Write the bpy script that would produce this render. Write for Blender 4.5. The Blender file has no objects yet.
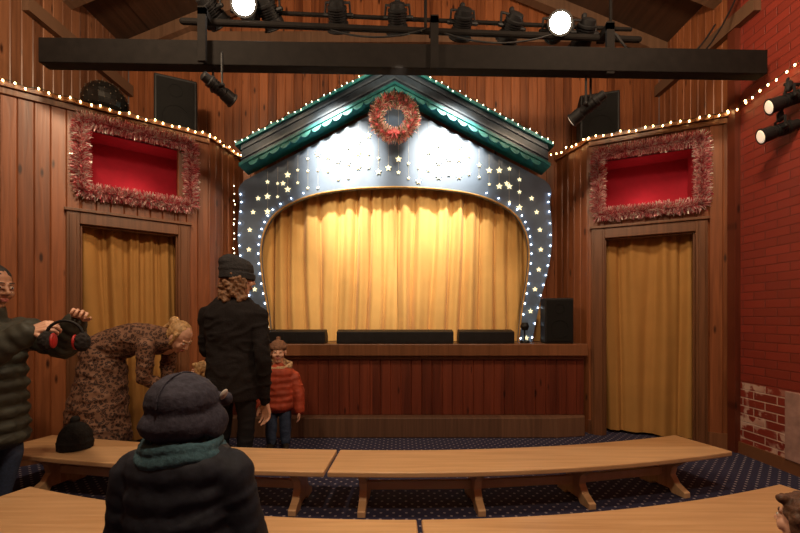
import bpy, bmesh, math, random
from mathutils import Vector, Matrix, Euler, noise
random.seed(7)
C=bpy.context.scene.collection
try:
    bpy.context.scene.view_settings.view_transform='Standard'
    bpy.context.scene.view_settings.look='None'
except Exception: pass

# ---------------------------------------------------------------- materials
def new_mat(name):
    m=bpy.data.materials.new(name); m.use_nodes=True
    nt=m.node_tree; b=nt.nodes['Principled BSDF']
    return m,nt,b
def N(nt,t,**k):
    n=nt.nodes.new(t)
    for a,v in k.items(): setattr(n,a,v)
    return n
def L(nt,a,b): nt.links.new(a,b)
def math_n(nt,op,a,b=None,c=None):
    n=N(nt,'ShaderNodeMath',operation=op)
    for i,v in enumerate((a,b,c)):
        if v is None: continue
        if isinstance(v,(int,float)): n.inputs[i].default_value=v
        else: L(nt,v,n.inputs[i])
    return n.outputs[0]
def ramp(nt,fac,stops):
    r=N(nt,'ShaderNodeValToRGB'); e=r.color_ramp.elements
    while len(e)<len(stops): e.new(.5)
    for i,(p,c) in enumerate(stops):
        e[i].position=p; e[i].color=(*c,1)
    L(nt,fac,r.inputs[0]); return r.outputs[0]
def simple(name,col,rough=.6,var=.25,scale=18,bump=.15,metal=0,emit=0,sheen=0,spec=None,bd=.01):
    m,nt,b=new_mat(name)
    tc=N(nt,'ShaderNodeTexCoord'); no=N(nt,'ShaderNodeTexNoise')
    no.inputs['Scale'].default_value=scale; no.inputs['Detail'].default_value=5
    L(nt,tc.outputs['Object'],no.inputs['Vector'])
    lo=tuple(c*(1-var) for c in col); hi=tuple(min(1,c*(1+var)) for c in col)
    L(nt,ramp(nt,no.outputs['Fac'],[(.3,lo),(.7,hi)]),b.inputs['Base Color'])
    b.inputs['Roughness'].default_value=rough; b.inputs['Metallic'].default_value=metal
    if spec is not None: b.inputs['Specular IOR Level'].default_value=spec
    if bump:
        bp=N(nt,'ShaderNodeBump'); bp.inputs['Strength'].default_value=bump; bp.inputs['Distance'].default_value=bd
        L(nt,no.outputs['Fac'],bp.inputs['Height']); L(nt,bp.outputs[0],b.inputs['Normal'])
    if emit:
        b.inputs['Emission Color'].default_value=(*col,1); b.inputs['Emission Strength'].default_value=emit
    if sheen: b.inputs['Sheen Weight'].default_value=sheen
    return m
def wood(name,dark,light,pw=.1,rough=.38,knots=True,axis='Z',seed=0,gs=1.0):
    m,nt,b=new_mat(name)
    tc=N(nt,'ShaderNodeTexCoord'); sp=N(nt,'ShaderNodeSeparateXYZ'); L(nt,tc.outputs['Object'],sp.inputs[0])
    if axis=='Z': across,along=sp.outputs[0],sp.outputs[2]
    else: across,along=sp.outputs[1],sp.outputs[0]
    bid=math_n(nt,'FLOOR',math_n(nt,'DIVIDE',math_n(nt,'ADD',across,20.0+seed*.013),pw))
    wn=N(nt,'ShaderNodeTexWhiteNoise',noise_dimensions='1D'); L(nt,bid,wn.inputs['W'])
    al=math_n(nt,'ADD',along,math_n(nt,'MULTIPLY',wn.outputs['Value'],13.0))
    cb=N(nt,'ShaderNodeCombineXYZ')
    L(nt,math_n(nt,'MULTIPLY',across,34*gs),cb.inputs[0]); L(nt,math_n(nt,'MULTIPLY',al,1.6*gs),cb.inputs[2])
    L(nt,math_n(nt,'MULTIPLY',bid,1.7),cb.inputs[1])
    no=N(nt,'ShaderNodeTexNoise'); no.inputs['Scale'].default_value=1; no.inputs['Detail'].default_value=6; no.inputs['Distortion'].default_value=.6
    L(nt,cb.outputs[0],no.inputs['Vector'])
    fac=math_n(nt,'ADD',math_n(nt,'MULTIPLY',no.outputs['Fac'],.75),math_n(nt,'MULTIPLY',wn.outputs['Value'],.35))
    col=ramp(nt,fac,[(.3,dark),(.8,light)])
    if knots:
        c2=N(nt,'ShaderNodeCombineXYZ'); L(nt,math_n(nt,'MULTIPLY',across,10),c2.inputs[0]); L(nt,math_n(nt,'MULTIPLY',al,3.0),c2.inputs[2]); L(nt,bid,c2.inputs[1])
        vo=N(nt,'ShaderNodeTexVoronoi'); vo.inputs['Scale'].default_value=1; L(nt,c2.outputs[0],vo.inputs['Vector'])
        k=ramp(nt,vo.outputs['Distance'],[(.07,(1,1,1)),(.16,(0,0,0))])
        mx=N(nt,'ShaderNodeMix',data_type='RGBA'); L(nt,k,mx.inputs[0]); L(nt,col,mx.inputs[6])
        mx.inputs[7].default_value=(dark[0]*.35,dark[1]*.3,dark[2]*.3,1); col=mx.outputs[2]
    L(nt,col,b.inputs['Base Color']); b.inputs['Roughness'].default_value=rough
    bp=N(nt,'ShaderNodeBump'); bp.inputs['Strength'].default_value=.12; bp.inputs['Distance'].default_value=.01
    L(nt,no.outputs['Fac'],bp.inputs['Height']); L(nt,bp.outputs[0],b.inputs['Normal'])
    return m
def emis(name,col,st):
    m,nt,b=new_mat(name); b.inputs['Base Color'].default_value=(*col,1)
    b.inputs['Emission Color'].default_value=(*col,1); b.inputs['Emission Strength'].default_value=st
    return m

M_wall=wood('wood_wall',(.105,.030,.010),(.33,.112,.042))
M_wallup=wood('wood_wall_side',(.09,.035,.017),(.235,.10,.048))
M_riser=wood('wood_riser',(.080,.017,.009),(.18,.040,.019))
M_trim=wood('wood_trim',(.11,.044,.018),(.24,.10,.045),pw=.5,knots=False)
M_plinth=wood('wood_plinth',(.085,.040,.022),(.18,.09,.05),pw=.5,knots=False,rough=.6)
M_bench=wood('pine_bench',(.45,.245,.11),(.70,.45,.245),pw=.6,knots=False,axis='X',rough=.28)
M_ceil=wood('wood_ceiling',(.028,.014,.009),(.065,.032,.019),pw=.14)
M_raft=wood('rafter_wood',(.09,.048,.028),(.18,.10,.06),pw=.7,knots=False)
M_black=simple('black_metal',(.008,.008,.009),.55,bump=.05,spec=.3)
M_beam=simple('beam_paint',(.007,.0055,.005),.8,bump=.1,spec=.15)
M_blackcloth=simple('speaker_grille',(.009,.009,.009),.9,scale=200,spec=.2)
M_teal=simple('teal_paint',(.022,.23,.26),.4,bump=.03)
M_navy=simple('navy_paint',(.035,.065,.105),.4,bump=.03)
M_arch=simple('arch_blue_paint',(.105,.16,.25),.5,bump=.03,scale=3)
M_gold=simple('gold_trim',(.5,.3,.1),.4,bump=0)
M_string=simple('silver_thread',(.45,.45,.42),.5,bump=0)
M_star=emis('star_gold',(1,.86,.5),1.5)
M_bulb=emis('bulb_warm',(1,.62,.24),22)
M_bulbw=emis('bulb_white',(.8,.9,1),12)
M_lens=emis('lamp_lens',(1,.95,.85),60)
M_wire=simple('wire_green',(.02,.03,.015),.6,bump=0)
M_redbox=simple('red_lining',(.36,.003,.020),.85,var=.08)
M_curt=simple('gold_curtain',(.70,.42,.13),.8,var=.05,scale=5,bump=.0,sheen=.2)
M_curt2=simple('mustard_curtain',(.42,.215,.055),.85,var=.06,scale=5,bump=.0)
M_skin=simple('skin',(.66,.38,.27),.5,var=.06,bump=.02)
M_skin2=simple('skin_brown',(.34,.17,.105),.5,var=.06,bump=.02)
M_eye=simple('eye_white',(.6,.56,.52),.2,var=0,bump=0)
M_iris=simple('iris',(.03,.02,.015),.2,var=0,bump=0)
M_lip=simple('lips',(.45,.14,.12),.5,var=.03,bump=0)

def brick():
    m,nt,b=new_mat('painted_red_brick')
    tc=N(nt,'ShaderNodeTexCoord'); sp=N(nt,'ShaderNodeSeparateXYZ'); L(nt,tc.outputs['Object'],sp.inputs[0])
    cb=N(nt,'ShaderNodeCombineXYZ'); L(nt,sp.outputs[0],cb.inputs[0]); L(nt,sp.outputs[2],cb.inputs[1])
    br=N(nt,'ShaderNodeTexBrick'); L(nt,cb.outputs[0],br.inputs['Vector'])
    br.inputs['Scale'].default_value=1; br.inputs['Brick Width'].default_value=.21; br.inputs['Row Height'].default_value=.07
    br.inputs['Mortar Size'].default_value=.006; br.inputs['Mortar Smooth'].default_value=.4
    br.inputs['Color1'].default_value=(.24,.030,.018,1); br.inputs['Color2'].default_value=(.19,.025,.015,1); br.inputs['Mortar'].default_value=(.15,.021,.013,1)
    no=N(nt,'ShaderNodeTexNoise'); no.inputs['Scale'].default_value=9; no.inputs['Detail'].default_value=6; L(nt,tc.outputs['Object'],no.inputs['Vector'])
    low=math_n(nt,'LESS_THAN',sp.outputs[2],.62)
    # worn paint: mostly mortar lines and some flaked bricks
    n2=N(nt,'ShaderNodeTexNoise'); n2.inputs['Scale'].default_value=3.5; n2.inputs['Detail'].default_value=2; L(nt,tc.outputs['Object'],n2.inputs['Vector'])
    flake=math_n(nt,'MULTIPLY',ramp(nt,no.outputs['Fac'],[(.50,(0,0,0)),(.55,(1,1,1))]),ramp(nt,n2.outputs['Fac'],[(.42,(.0,.0,.0)),(.55,(1,1,1))]))
    line=math_n(nt,'MULTIPLY',br.outputs['Fac'],.75)
    mor=math_n(nt,'MULTIPLY',low,math_n(nt,'MINIMUM',math_n(nt,'ADD',line,math_n(nt,'MULTIPLY',flake,.8)),.92))
    mx=N(nt,'ShaderNodeMix',data_type='RGBA'); L(nt,mor,mx.inputs[0]); L(nt,br.outputs['Color'],mx.inputs[6]); mx.inputs[7].default_value=(.62,.44,.36,1)
    L(nt,mx.outputs[2],b.inputs['Base Color']); b.inputs['Roughness'].default_value=.5
    h=math_n(nt,'ADD',math_n(nt,'MULTIPLY',br.outputs['Fac'],-1.0),math_n(nt,'MULTIPLY',no.outputs['Fac'],.5))
    bp=N(nt,'ShaderNodeBump'); bp.inputs['Strength'].default_value=.6; bp.inputs['Distance'].default_value=.01
    L(nt,h,bp.inputs['Height']); L(nt,bp.outputs[0],b.inputs['Normal'])
    return m
M_brick=brick()
def carpet():
    m,nt,b=new_mat('carpet_navy_dots')
    tc=N(nt,'ShaderNodeTexCoord')
    def lattice(off):
        v=N(nt,'ShaderNodeVectorMath',operation='MULTIPLY_ADD'); L(nt,tc.outputs['Object'],v.inputs[0])
        v.inputs[1].default_value=(13,13,0); v.inputs[2].default_value=(off,off,.5)
        f=N(nt,'ShaderNodeVectorMath',operation='FRACTION'); L(nt,v.outputs[0],f.inputs[0])
        s=N(nt,'ShaderNodeVectorMath',operation='SUBTRACT'); L(nt,f.outputs[0],s.inputs[0]); s.inputs[1].default_value=(.5,.5,.5)
        l=N(nt,'ShaderNodeVectorMath',operation='LENGTH'); L(nt,s.outputs[0],l.inputs[0])
        return math_n(nt,'LESS_THAN',l.outputs['Value'],.11)
    d=math_n(nt,'MAXIMUM',lattice(0.),lattice(.5))
    no=N(nt,'ShaderNodeTexNoise'); no.inputs['Scale'].default_value=250; L(nt,tc.outputs['Object'],no.inputs['Vector'])
    base=ramp(nt,no.outputs['Fac'],[(.3,(.012,.012,.038)),(.7,(.032,.032,.085))])
    mx=N(nt,'ShaderNodeMix',data_type='RGBA'); L(nt,d,mx.inputs[0]); L(nt,base,mx.inputs[6]); mx.inputs[7].default_value=(.30,.26,.30,1)
    L(nt,mx.outputs[2],b.inputs['Base Color']); b.inputs['Roughness'].default_value=.95
    bp=N(nt,'ShaderNodeBump'); bp.inputs['Strength'].default_value=.4; bp.inputs['Distance'].default_value=.005
    L(nt,no.outputs['Fac'],bp.inputs['Height']); L(nt,bp.outputs[0],b.inputs['Normal'])
    return m
M_carpet=carpet()
def leopard():
    m,nt,b=new_mat('leopard_fabric')
    tc=N(nt,'ShaderNodeTexCoord'); vo=N(nt,'ShaderNodeTexVoronoi'); vo.inputs['Scale'].default_value=46
    no=N(nt,'ShaderNodeTexNoise'); no.inputs['Scale'].default_value=14; L(nt,tc.outputs['Object'],no.inputs['Vector'])
    mixv=N(nt,'ShaderNodeMix',data_type='VECTOR'); mixv.inputs[0].default_value=.04; L(nt,tc.outputs['Object'],mixv.inputs[4]); L(nt,no.outputs['Color'],mixv.inputs[5])
    L(nt,mixv.outputs[1],vo.inputs['Vector'])
    c=ramp(nt,vo.outputs['Distance'],[(.0,(.12,.055,.035)),(.20,(.14,.065,.04)),(.30,(.02,.010,.008)),(.42,(.025,.012,.010)),(.52,(.19,.095,.06)),(1,(.25,.135,.085))])
    L(nt,c,b.inputs['Base Color']); b.inputs['Roughness'].default_value=.8
    return m
M_leo=leopard()

# ---------------------------------------------------------------- mesh helpers
def obj_from(name,verts,faces,mat,parent=None,smooth=False,mats=None,midx=None):
    me=bpy.data.meshes.new(name); me.from_pydata([tuple(v) for v in verts],[],faces); me.update()
    for m in (mats or [mat]): me.materials.append(m)
    if midx: me.polygons.foreach_set('material_index',midx)
    if smooth: me.polygons.foreach_set('use_smooth',[True]*len(me.polygons))
    o=bpy.data.objects.new(name,me); C.objects.link(o)
    if parent: o.parent=parent
    return o
def empty(name,loc=(0,0,0),rz=0):
    e=bpy.data.objects.new(name,None); C.objects.link(e); e.location=loc; e.rotation_euler=(0,0,rz); e.empty_display_size=.1
    return e
BLOBS=[]
class G:
    """simple polygon collector"""
    def __init__(s): s.v=[]; s.f=[]; s.mi=[]; s.cur=0
    def add(s,vs,fs,M=None):
        o=len(s.v)
        for v in vs:
            v=Vector(v); s.v.append(M@v if M else v)
        for f in fs: s.f.append(tuple(i+o for i in f)); s.mi.append(s.cur)
    def box(s,x0,x1,y0,y1,z0,z1,M=None):
        vs=[(x,y,z) for x in (x0,x1) for y in (y0,y1) for z in (z0,z1)]
        s.add(vs,[(0,1,3,2),(4,6,7,5),(0,4,5,1),(2,3,7,6),(0,2,6,4),(1,5,7,3)],M)
    def prism(s,poly,y0,y1,M=None):   # poly in (x,z) extruded along y
        n=len(poly); vs=[(p[0],y0,p[1]) for p in poly]+[(p[0],y1,p[1]) for p in poly]
        fs=[tuple(range(n)),tuple(range(2*n-1,n-1,-1))]+[(i,i+n,(i+1)%n+n,(i+1)%n) for i in range(n)]
        s.add(vs,fs,M)
    def flat(s,poly,z0,z1):
        n=len(poly); vs=[(p[0],p[1],z0) for p in poly]+[(p[0],p[1],z1) for p in poly]
        fs=[tuple(range(n-1,-1,-1)),tuple(range(n,2*n))]+[(i,(i+1)%n,(i+1)%n+n,i+n) for i in range(n)]
        s.add(vs,fs)
    def cap(s,p0,p1,r0,r1=None,n=12,rings=4,M=None):
        r1=r0 if r1 is None else r1
        p0=Vector(p0);p1=Vector(p1); d=p1-p0; ln=d.length
        q=(d.normalized() if ln>1e-6 else Vector((0,0,1))).to_track_quat('Z','Y')
        prof=[]
        for i in range(1,rings+1):
            a=math.pi/2*(i/rings); prof.append((-math.cos(a)*r0,math.sin(a)*r0))
        for i in range(rings):
            a=math.pi/2*(i/rings); prof.append((ln+math.sin(a)*r1,math.cos(a)*r1))
        vs=[p0+q@Vector((0,0,-r0))]
        for z,r in prof:
            for k in range(n):
                a=2*math.pi*k/n; vs.append(p0+q@Vector((math.cos(a)*r,math.sin(a)*r,z)))
        vs.append(p0+q@Vector((0,0,ln+r1)))
        fs=[(0,1+(k+1)%n,1+k) for k in range(n)]; m=len(prof)
        for j in range(m-1):
            for k in range(n):
                a=1+j*n+k;b=1+j*n+(k+1)%n; fs.append((a,b,b+n,a+n))
        e=len(vs)-1; fs+=[(e,1+(m-1)*n+k,1+(m-1)*n+(k+1)%n) for k in range(n)]
        s.add(vs,fs,M)
    def ell(s,c,r,rot=None,n=16,M=None):
        c=Vector(c); vs=[];m=n//2
        R=(rot if rot else Matrix.Identity(3))
        vs.append(c+R@Vector((0,0,-r[2])))
        for j in range(1,m):
            a=-math.pi/2+math.pi*j/m
            for k in range(n):
                t=2*math.pi*k/n
                vs.append(c+R@Vector((r[0]*math.cos(a)*math.cos(t),r[1]*math.cos(a)*math.sin(t),r[2]*math.sin(a))))
        vs.append(c+R@Vector((0,0,r[2])))
        fs=[(0,1+(k+1)%n,1+k) for k in range(n)]
        for j in range(m-2):
            for k in range(n):
                a=1+j*n+k;b=1+j*n+(k+1)%n; fs.append((a,b,b+n,a+n))
        e=len(vs)-1; fs+=[(e,1+(m-2)*n+k,1+(m-2)*n+(k+1)%n) for k in range(n)]
        s.add(vs,fs,M)
    def loft(s,rings,n=20,M=None):   # rings: (center,rx,ry)
        vs=[]
        for c,rx,ry in rings:
            for k in range(n):
                t=2*math.pi*k/n; vs.append(Vector(c)+Vector((rx*math.cos(t),ry*math.sin(t),0)))
        fs=[]
        for j in range(len(rings)-1):
            for k in range(n):
                a=j*n+k;b=j*n+(k+1)%n; fs.append((a,b,b+n,a+n))
        fs.append(tuple(range(n-1,-1,-1))); o=(len(rings)-1)*n; fs.append(tuple(range(o,o+n)))
        s.add(vs,fs,M)
    def obj(s,name,mat=None,parent=None,smooth=False,mats=None):
        return obj_from(name,s.v,s.f,mat,parent,smooth,mats,s.mi if mats else None)
    def blob(s,name,mat,parent=None,voxel=.01,sm=4,disp=0,dscale=8,fold=0):
        o=s.obj(name,mat,parent)
        bm=bmesh.new(); bm.from_mesh(o.data); bmesh.ops.recalc_face_normals(bm,faces=bm.faces); bm.to_mesh(o.data); bm.free()
        r=o.modifiers.new('r','REMESH'); r.mode='VOXEL'; r.voxel_size=voxel; r.use_smooth_shade=True
        t=o.modifiers.new('s','SMOOTH'); t.factor=.5; t.iterations=sm
        BLOBS.append((o,mat,disp,dscale,fold))
        return o
def finish_blobs():
    dg=bpy.context.evaluated_depsgraph_get(); dg.update()
    res=[bpy.data.meshes.new_from_object(b[0].evaluated_get(dg)) for b in BLOBS]
    for (o,mat,disp,ds,fold),me in zip(BLOBS,res):
        o.modifiers.clear(); o.data=me
        if not me.materials: me.materials.append(mat)
        if disp or fold:
            ns=[v.normal.copy() for v in me.vertices]
            for v,nn in zip(me.vertices,ns):
                c=v.co.copy(); d=disp*(noise.noise(c*ds)+.5*noise.noise(c*ds*2.3))
                if fold:   # ridged cloth wrinkles running diagonally
                    q=Vector((c.x*7+c.z*5,c.y*7,c.z*13-c.x*4)); rdg=1-abs(noise.noise(q))*3.2
                    d+=fold*max(0,rdg)
                v.co=c+nn*d
        me.polygons.foreach_set('use_smooth',[True]*len(me.polygons)); me.update()
def bevel(o,w=.006,seg=2):
    m=o.modifiers.new('bevel','BEVEL'); m.width=w; m.segments=seg; m.limit_method='ANGLE'; return o
def recalc(o):
    bm=bmesh.new(); bm.from_mesh(o.data); bmesh.ops.recalc_face_normals(bm,faces=bm.faces); bm.to_mesh(o.data); bm.free(); return o
def boards(g,u0,u1,z0,z1,pw=.1,gr=.006,dp=.007,zf=None,thick=.05):
    """tongue-and-groove boards on local plane y=0 (room side -y)"""
    k0=math.floor(u0/pw+1e-6); x=k0*pw
    zf=zf or (lambda u:z1)
    while x<u1-1e-6:
        a=max(x,u0); b=min(x+pw,u1)
        if b-a>.004:
            pr=[(a,dp),(min(a+gr,b),0),(max(b-gr,a),0),(b,dp)]
            vs=[(p,y,z0) for p,y in pr]+[(p,y,zf(p)) for p,y in pr]
            g.add(vs,[(i,i+1,i+5,i+4) for i in range(3)])
        x+=pw
    n=max(1,int((u1-u0)/.5)) if zf(u0)!=zf(u1) else 1
    for i in range(n):
        a=u0+(u1-u0)*i/n; b=u0+(u1-u0)*(i+1)/n
        vs=[(a,dp+.001,z0),(b,dp+.001,z0),(b,thick,z0),(a,thick,z0),(a,dp+.001,zf(a)),(b,dp+.001,zf(b)),(b,thick,zf(b)),(a,thick,zf(a))]
        g.add(vs,[(0,1,5,4),(1,2,6,5),(2,3,7,6),(3,0,4,7),(4,5,6,7),(0,3,2,1)])
def frame_mat(A,B):
    A=Vector((A[0],A[1],0));B=Vector((B[0],B[1],0)); u=(B-A).normalized(); y=Vector((-u.y,u.x,0))
    m=Matrix.Identity(4)
    for i,v in enumerate((u,y,Vector((0,0,1)),A)):
        m[0][i],m[1][i],m[2][i]=v.x,v.y,v.z
    return m

# ---------------------------------------------------------------- room shell
XL,XR,YB,YF=-3.12,2.98,4.6,-1.6
EAVE,RIDGE=4.25,5.5
xc=(XL+XR)/2
def roofz(x): return EAVE+(RIDGE-EAVE)*(1-abs(x-xc)/((XR-XL)/2))
g=G(); g.box(XL-.1,XR+.1,YF-.1,YB+.1,-.1,0); g.obj('floor',M_carpet)
g=G(); boards(g,0,XR-XL,0,0,zf=lambda u:roofz(XL+u)); o=g.obj('wall_back',M_wall); o.location=(XL,YB,0)
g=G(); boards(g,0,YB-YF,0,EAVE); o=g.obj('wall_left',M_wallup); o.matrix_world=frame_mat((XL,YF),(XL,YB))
g=G(); boards(g,0,1.02,0,EAVE); o=g.obj('wall_right',M_wall); o.matrix_world=frame_mat((XR,YB),(XR,YB-1.02))
g=G(); g.box(0,3.58-YF,0,.1,0,EAVE); o=g.obj('wall_right_brick',M_brick); o.matrix_world=frame_mat((XR,3.58),(XR,YF))
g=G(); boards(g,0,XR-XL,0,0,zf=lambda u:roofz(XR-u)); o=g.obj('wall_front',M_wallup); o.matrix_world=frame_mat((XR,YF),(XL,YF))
g=G()
for sgn in (-1,1):
    xe=xc+sgn*(XR-XL)/2
    vs=[(xe,YF,EAVE),(xe,YB,EAVE),(xc,YB,RIDGE),(xc,YF,RIDGE)]
    vs+=[(a,b,c+.06) for a,b,c in vs]
    g.add(vs,[(0,1,2,3),(4,5,6,7),(0,1,5,4),(1,2,6,5),(2,3,7,6),(3,0,4,7)])
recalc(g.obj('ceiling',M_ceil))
k=0
for y in (4.5,3.75,3.0,2.25,1.5,.75,0):
    k+=1; g=G()
    for sgn in (-1,1):
        xe=xc+sgn*(XR-XL)/2
        g.prism([(xe,EAVE-.14),(xc,RIDGE-.14),(xc,RIDGE-.002),(xe,EAVE-.002)],y-.05,y+.05)
    recalc(g.obj('trim_rafter_%d'%k,M_raft))
g=G(); g.box(XL,XR,4.52,4.6,4.3,4.42); g.obj('trim_tie_beam',M_raft)
# bare rendered panel at the foot of the brick wall
g=G(); g.box(XR-.03,XR-.001,2.2,3.07,.1,.62); bevel(g.obj('trim_wall_panel',simple('pale_render',(.34,.20,.17),.8,scale=12,bump=.3)),.006)

def curtain(name,w,h,folds,amp,mat,seed=0,swag=0,nx=None,parent=None,pinch=0):
    nx=nx or folds*24; nz=30; vs=[];fs=[]
    for j in range(nz+1):
        v=j/nz; z=h*v
        for i in range(nx+1):
            u=i/nx
            wob=noise.noise(Vector((u*folds*.33,v*.40,seed)))*2.6+.30*noise.noise(Vector((u*folds*.9,v*1.1,seed+5)))
            ph=2*math.pi*folds*u+wob*2.0
            a=amp*(.85+.9*noise.noise(Vector((u*folds*.45,v*.6,seed+9))))*(.60+.40*(1-v))
            y=a*math.sin(ph)+a*.30*math.sin(2.3*ph+seed+v*1.2)+.014*noise.noise(Vector((u*9,v*2.0,seed)))
            y+=.010*v*v*math.sin(ph*3.1+seed)
            x=w*u+.40*a*math.cos(ph)
            zz=z-(swag*(.5+.5*math.cos(ph*.5))*v**3 if swag else 0)
            vs.append((x,y,zz))
    for j in range(nz):
        for i in range(nx):
            a=j*(nx+1)+i; fs.append((a,a+1,a+nx+2,a+nx+1))
    return obj_from(name,vs,fs,mat,parent,smooth=True)
T_mats=[simple('tinsel_red',(.50,.07,.10),.35,metal=.2,bump=0),simple('tinsel_pink',(.85,.42,.42),.35,metal=.2,bump=0),simple('tinsel_silver',(.9,.80,.74),.3,metal=.3,bump=0)]
def tinsel(name,path,closed,r,n,mats=None,weights=(.36,.36,.28),parent=None):
    mats=mats or T_mats
    segs=[(path[i],path[(i+1)%len(path)]) for i in range(len(path) if closed else len(path)-1)]
    lens=[(b-a).length for a,b in segs]; tot=sum(lens)
    g=G()
    for (a,b) in segs: g.cap(a,b,r*.18,n=6,rings=2)
    for i in range(n):
        t=random.random()*tot
        for (a,b),l in zip(segs,lens):
            if t<=l: break
            t-=l
        p=a+(b-a)*(t/l if l else 0)
        d=(b-a).normalized()
        q=Vector((random.gauss(0,1),random.gauss(0,1),random.gauss(0,1))); q-=d*q.dot(d)*.6; q.normalize()
        if q.y>0 and parent is None: q.y*=.35
        ln=r*random.uniform(.55,1.08); e=p+q*ln; sd=q.cross(Vector((random.random(),random.random(),random.random()))).normalized()*r*.05
        k=random.random(); g.cur=0 if k<weights[0] else (1 if k<weights[0]+weights[1] else 2)
        g.add([p+sd,p-sd,e-sd*.6,e+sd*.6],[(0,1,2,3)])
    return g.obj(name,parent=parent,mats=mats)
# angled door walls ---------------------------------------------------------
def door_wall(tag,A,B,do,fr,wi,zi,cf,flip):
    Mx=frame_mat(A,B); ln=(Vector(B)-Vector(A)).length
    top=2.98; dz=1.98
    g=G()
    boards(g,0,do[0],0,top); boards(g,do[1],ln,0,top)
    boards(g,do[0],do[1],dz,zi[0])
    boards(g,do[0],wi[0],zi[0],zi[1])
    if wi[1]<do[1]: boards(g,wi[1],do[1],zi[0],zi[1])
    boards(g,do[0],do[1],zi[1],top)
    o=g.obj('wall_angled_'+tag,M_wall); o.matrix_world=Mx
    g=G()
    for e in (0,1):
        a,b=(fr[0],do[0]) if e==0 else (do[1],fr[1])
        g.box(a,b,-.03,-.001,0,dz+.1)
        g.box(a+.02,b-.02,-.045,-.03,0,dz+.08)
    g.box(do[0],do[1],-.03,-.001,dz,dz+.1); g.box(fr[0]-.015,fr[1]+.015,-.05,-.001,dz+.1,dz+.125)
    g.box(do[0],do[0]+.015,0,.06,0,dz); g.box(do[1]-.015,do[1],0,.06,0,dz); g.box(do[0],do[1],0,.06,dz-.015,dz)
    o=bevel(g.obj('door_frame_'+tag,M_trim),.004); o.matrix_world=Mx
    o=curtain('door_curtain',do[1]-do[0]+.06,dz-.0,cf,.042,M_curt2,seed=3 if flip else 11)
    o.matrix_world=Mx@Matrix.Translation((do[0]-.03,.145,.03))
    g=G(); d=.32; a,b=wi; c,e=zi; t=.015
    g.box(a-t,b+t,.051,d,c-t,c); g.box(a-t,b+t,.051,d,e,e+t); g.box(a-t,a,.051,d,c,e); g.box(b,b+t,.051,d,c,e); g.box(a-t,b+t,d,d+t,c-t,e+t)
    g.box(a-.001,b+.001,-.01,.051,c-.012,c); g.box(a,b,-.01,.051,e,e+.012); g.box(a-.012,a,-.01,.051,c,e); g.box(b,b+.012,-.01,.051,c,e)
    o=g.obj('window_'+tag,M_redbox); o.matrix_world=Mx
    m=.048
    path=[(wi[0]-m,zi[0]-m),(wi[1]+m,zi[0]-m),(wi[1]+m,zi[1]+m),(wi[0]-m,zi[1]+m)]
    o=tinsel('tinsel_garland',[Vector((p[0],-.055,p[1])) for p in path],True,.080,11000); o.matrix_world=Mx
    g=G(); g.box(0,fr[0]-.002,-.02,0,0,.14); g.box(fr[1]+.002,ln,-.02,0,0,.14); o=g.obj('baseboard_'+tag,M_trim); o.matrix_world=Mx
    g=G(); g.box(-.02,ln+.02,-.04,.05,2.98,3.02); g.box(0,ln,-.02,0,2.93,2.98); o=bevel(g.obj('trim_ledge_'+tag,M_trim),.004); o.matrix_world=Mx
    return Mx,ln
AL,BL=(-1.92,4.03),(-3.12,3.117)
MxL,lnL=door_wall('left',BL,AL,(.49,1.226),(.40,1.325),(.545,1.285),(2.31,2.81),5,False)
AR,BR=(1.93,4.1),(2.98,3.58)
MxR,lnR=door_wall('right',AR,BR,(.15,.895),(.03,.985),(.14,.89),(2.26,2.77),4,True)
for tag,A,B in (('return_left',AL,(-1.80,4.6)),('return_right',(1.80,4.6),AR)):
    Mx=frame_mat(A,B); ln=(Vector(B)-Vector(A)).length
    g=G(); boards(g,0,ln,0,2.98); g.box(0,ln,-.03,.04,2.98,3.02); o=g.obj('wall_'+tag,M_wall); o.matrix_world=Mx
g=G(); g.flat([(-3.12,3.16),(-1.93,4.07),(-1.80,4.59),(-3.11,4.59)],2.975,2.995); g.obj('trim_soffit_left',M_trim)
g=G(); g.flat([(1.95,4.13),(2.97,3.62),(2.97,4.59),(1.81,4.59)],2.975,2.995); g.obj('trim_soffit_right',M_trim)
g=G(); g.box(XR-.05,XR,3.5,3.58,0,EAVE); g.obj('trim_corner_post',M_riser)
g=G(); g.box(XR-.02,XR,YF,3.5,0,.1); g.obj('baseboard_right_side',M_trim)
g=G(); g.box(XL,XL+.02,YF,3.1,0,.14); g.obj('baseboard_left_side',M_trim)
for tag,X in (('left',XL+.03),('right',XR-.03)):
    g=G(); g.box(X-.03,X+.03,3.3,4.59,3.72,3.84); g.obj('trim_rail_'+tag,M_raft)

# ---------------------------------------------------------------- stage
stage=empty('stage_platform')
g=G(); g.flat([(-1.89,3.99),(1.88,3.99),(1.88,4.07),(1.77,4.58),(-1.77,4.58),(-1.89,4.05)],.80,.92)
g.flat([(-1.87,4.03),(1.86,4.03),(1.86,4.08),(-1.87,4.08)],.765,.80)
bevel(g.obj('deck',M_trim,stage),.008)
g=G(); boards(g,0,3.75,.2,.765,pw=.105,thick=.03); o=g.obj('riser',M_riser,stage); o.location=(-1.88,4.06,0)
g=G(); g.flat([(-1.86,3.93),(1.55,3.93),(1.84,3.98),(1.87,4.055),(-1.86,4.055)],0,.20); bevel(g.obj('plinth',M_plinth,stage),.01)

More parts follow.
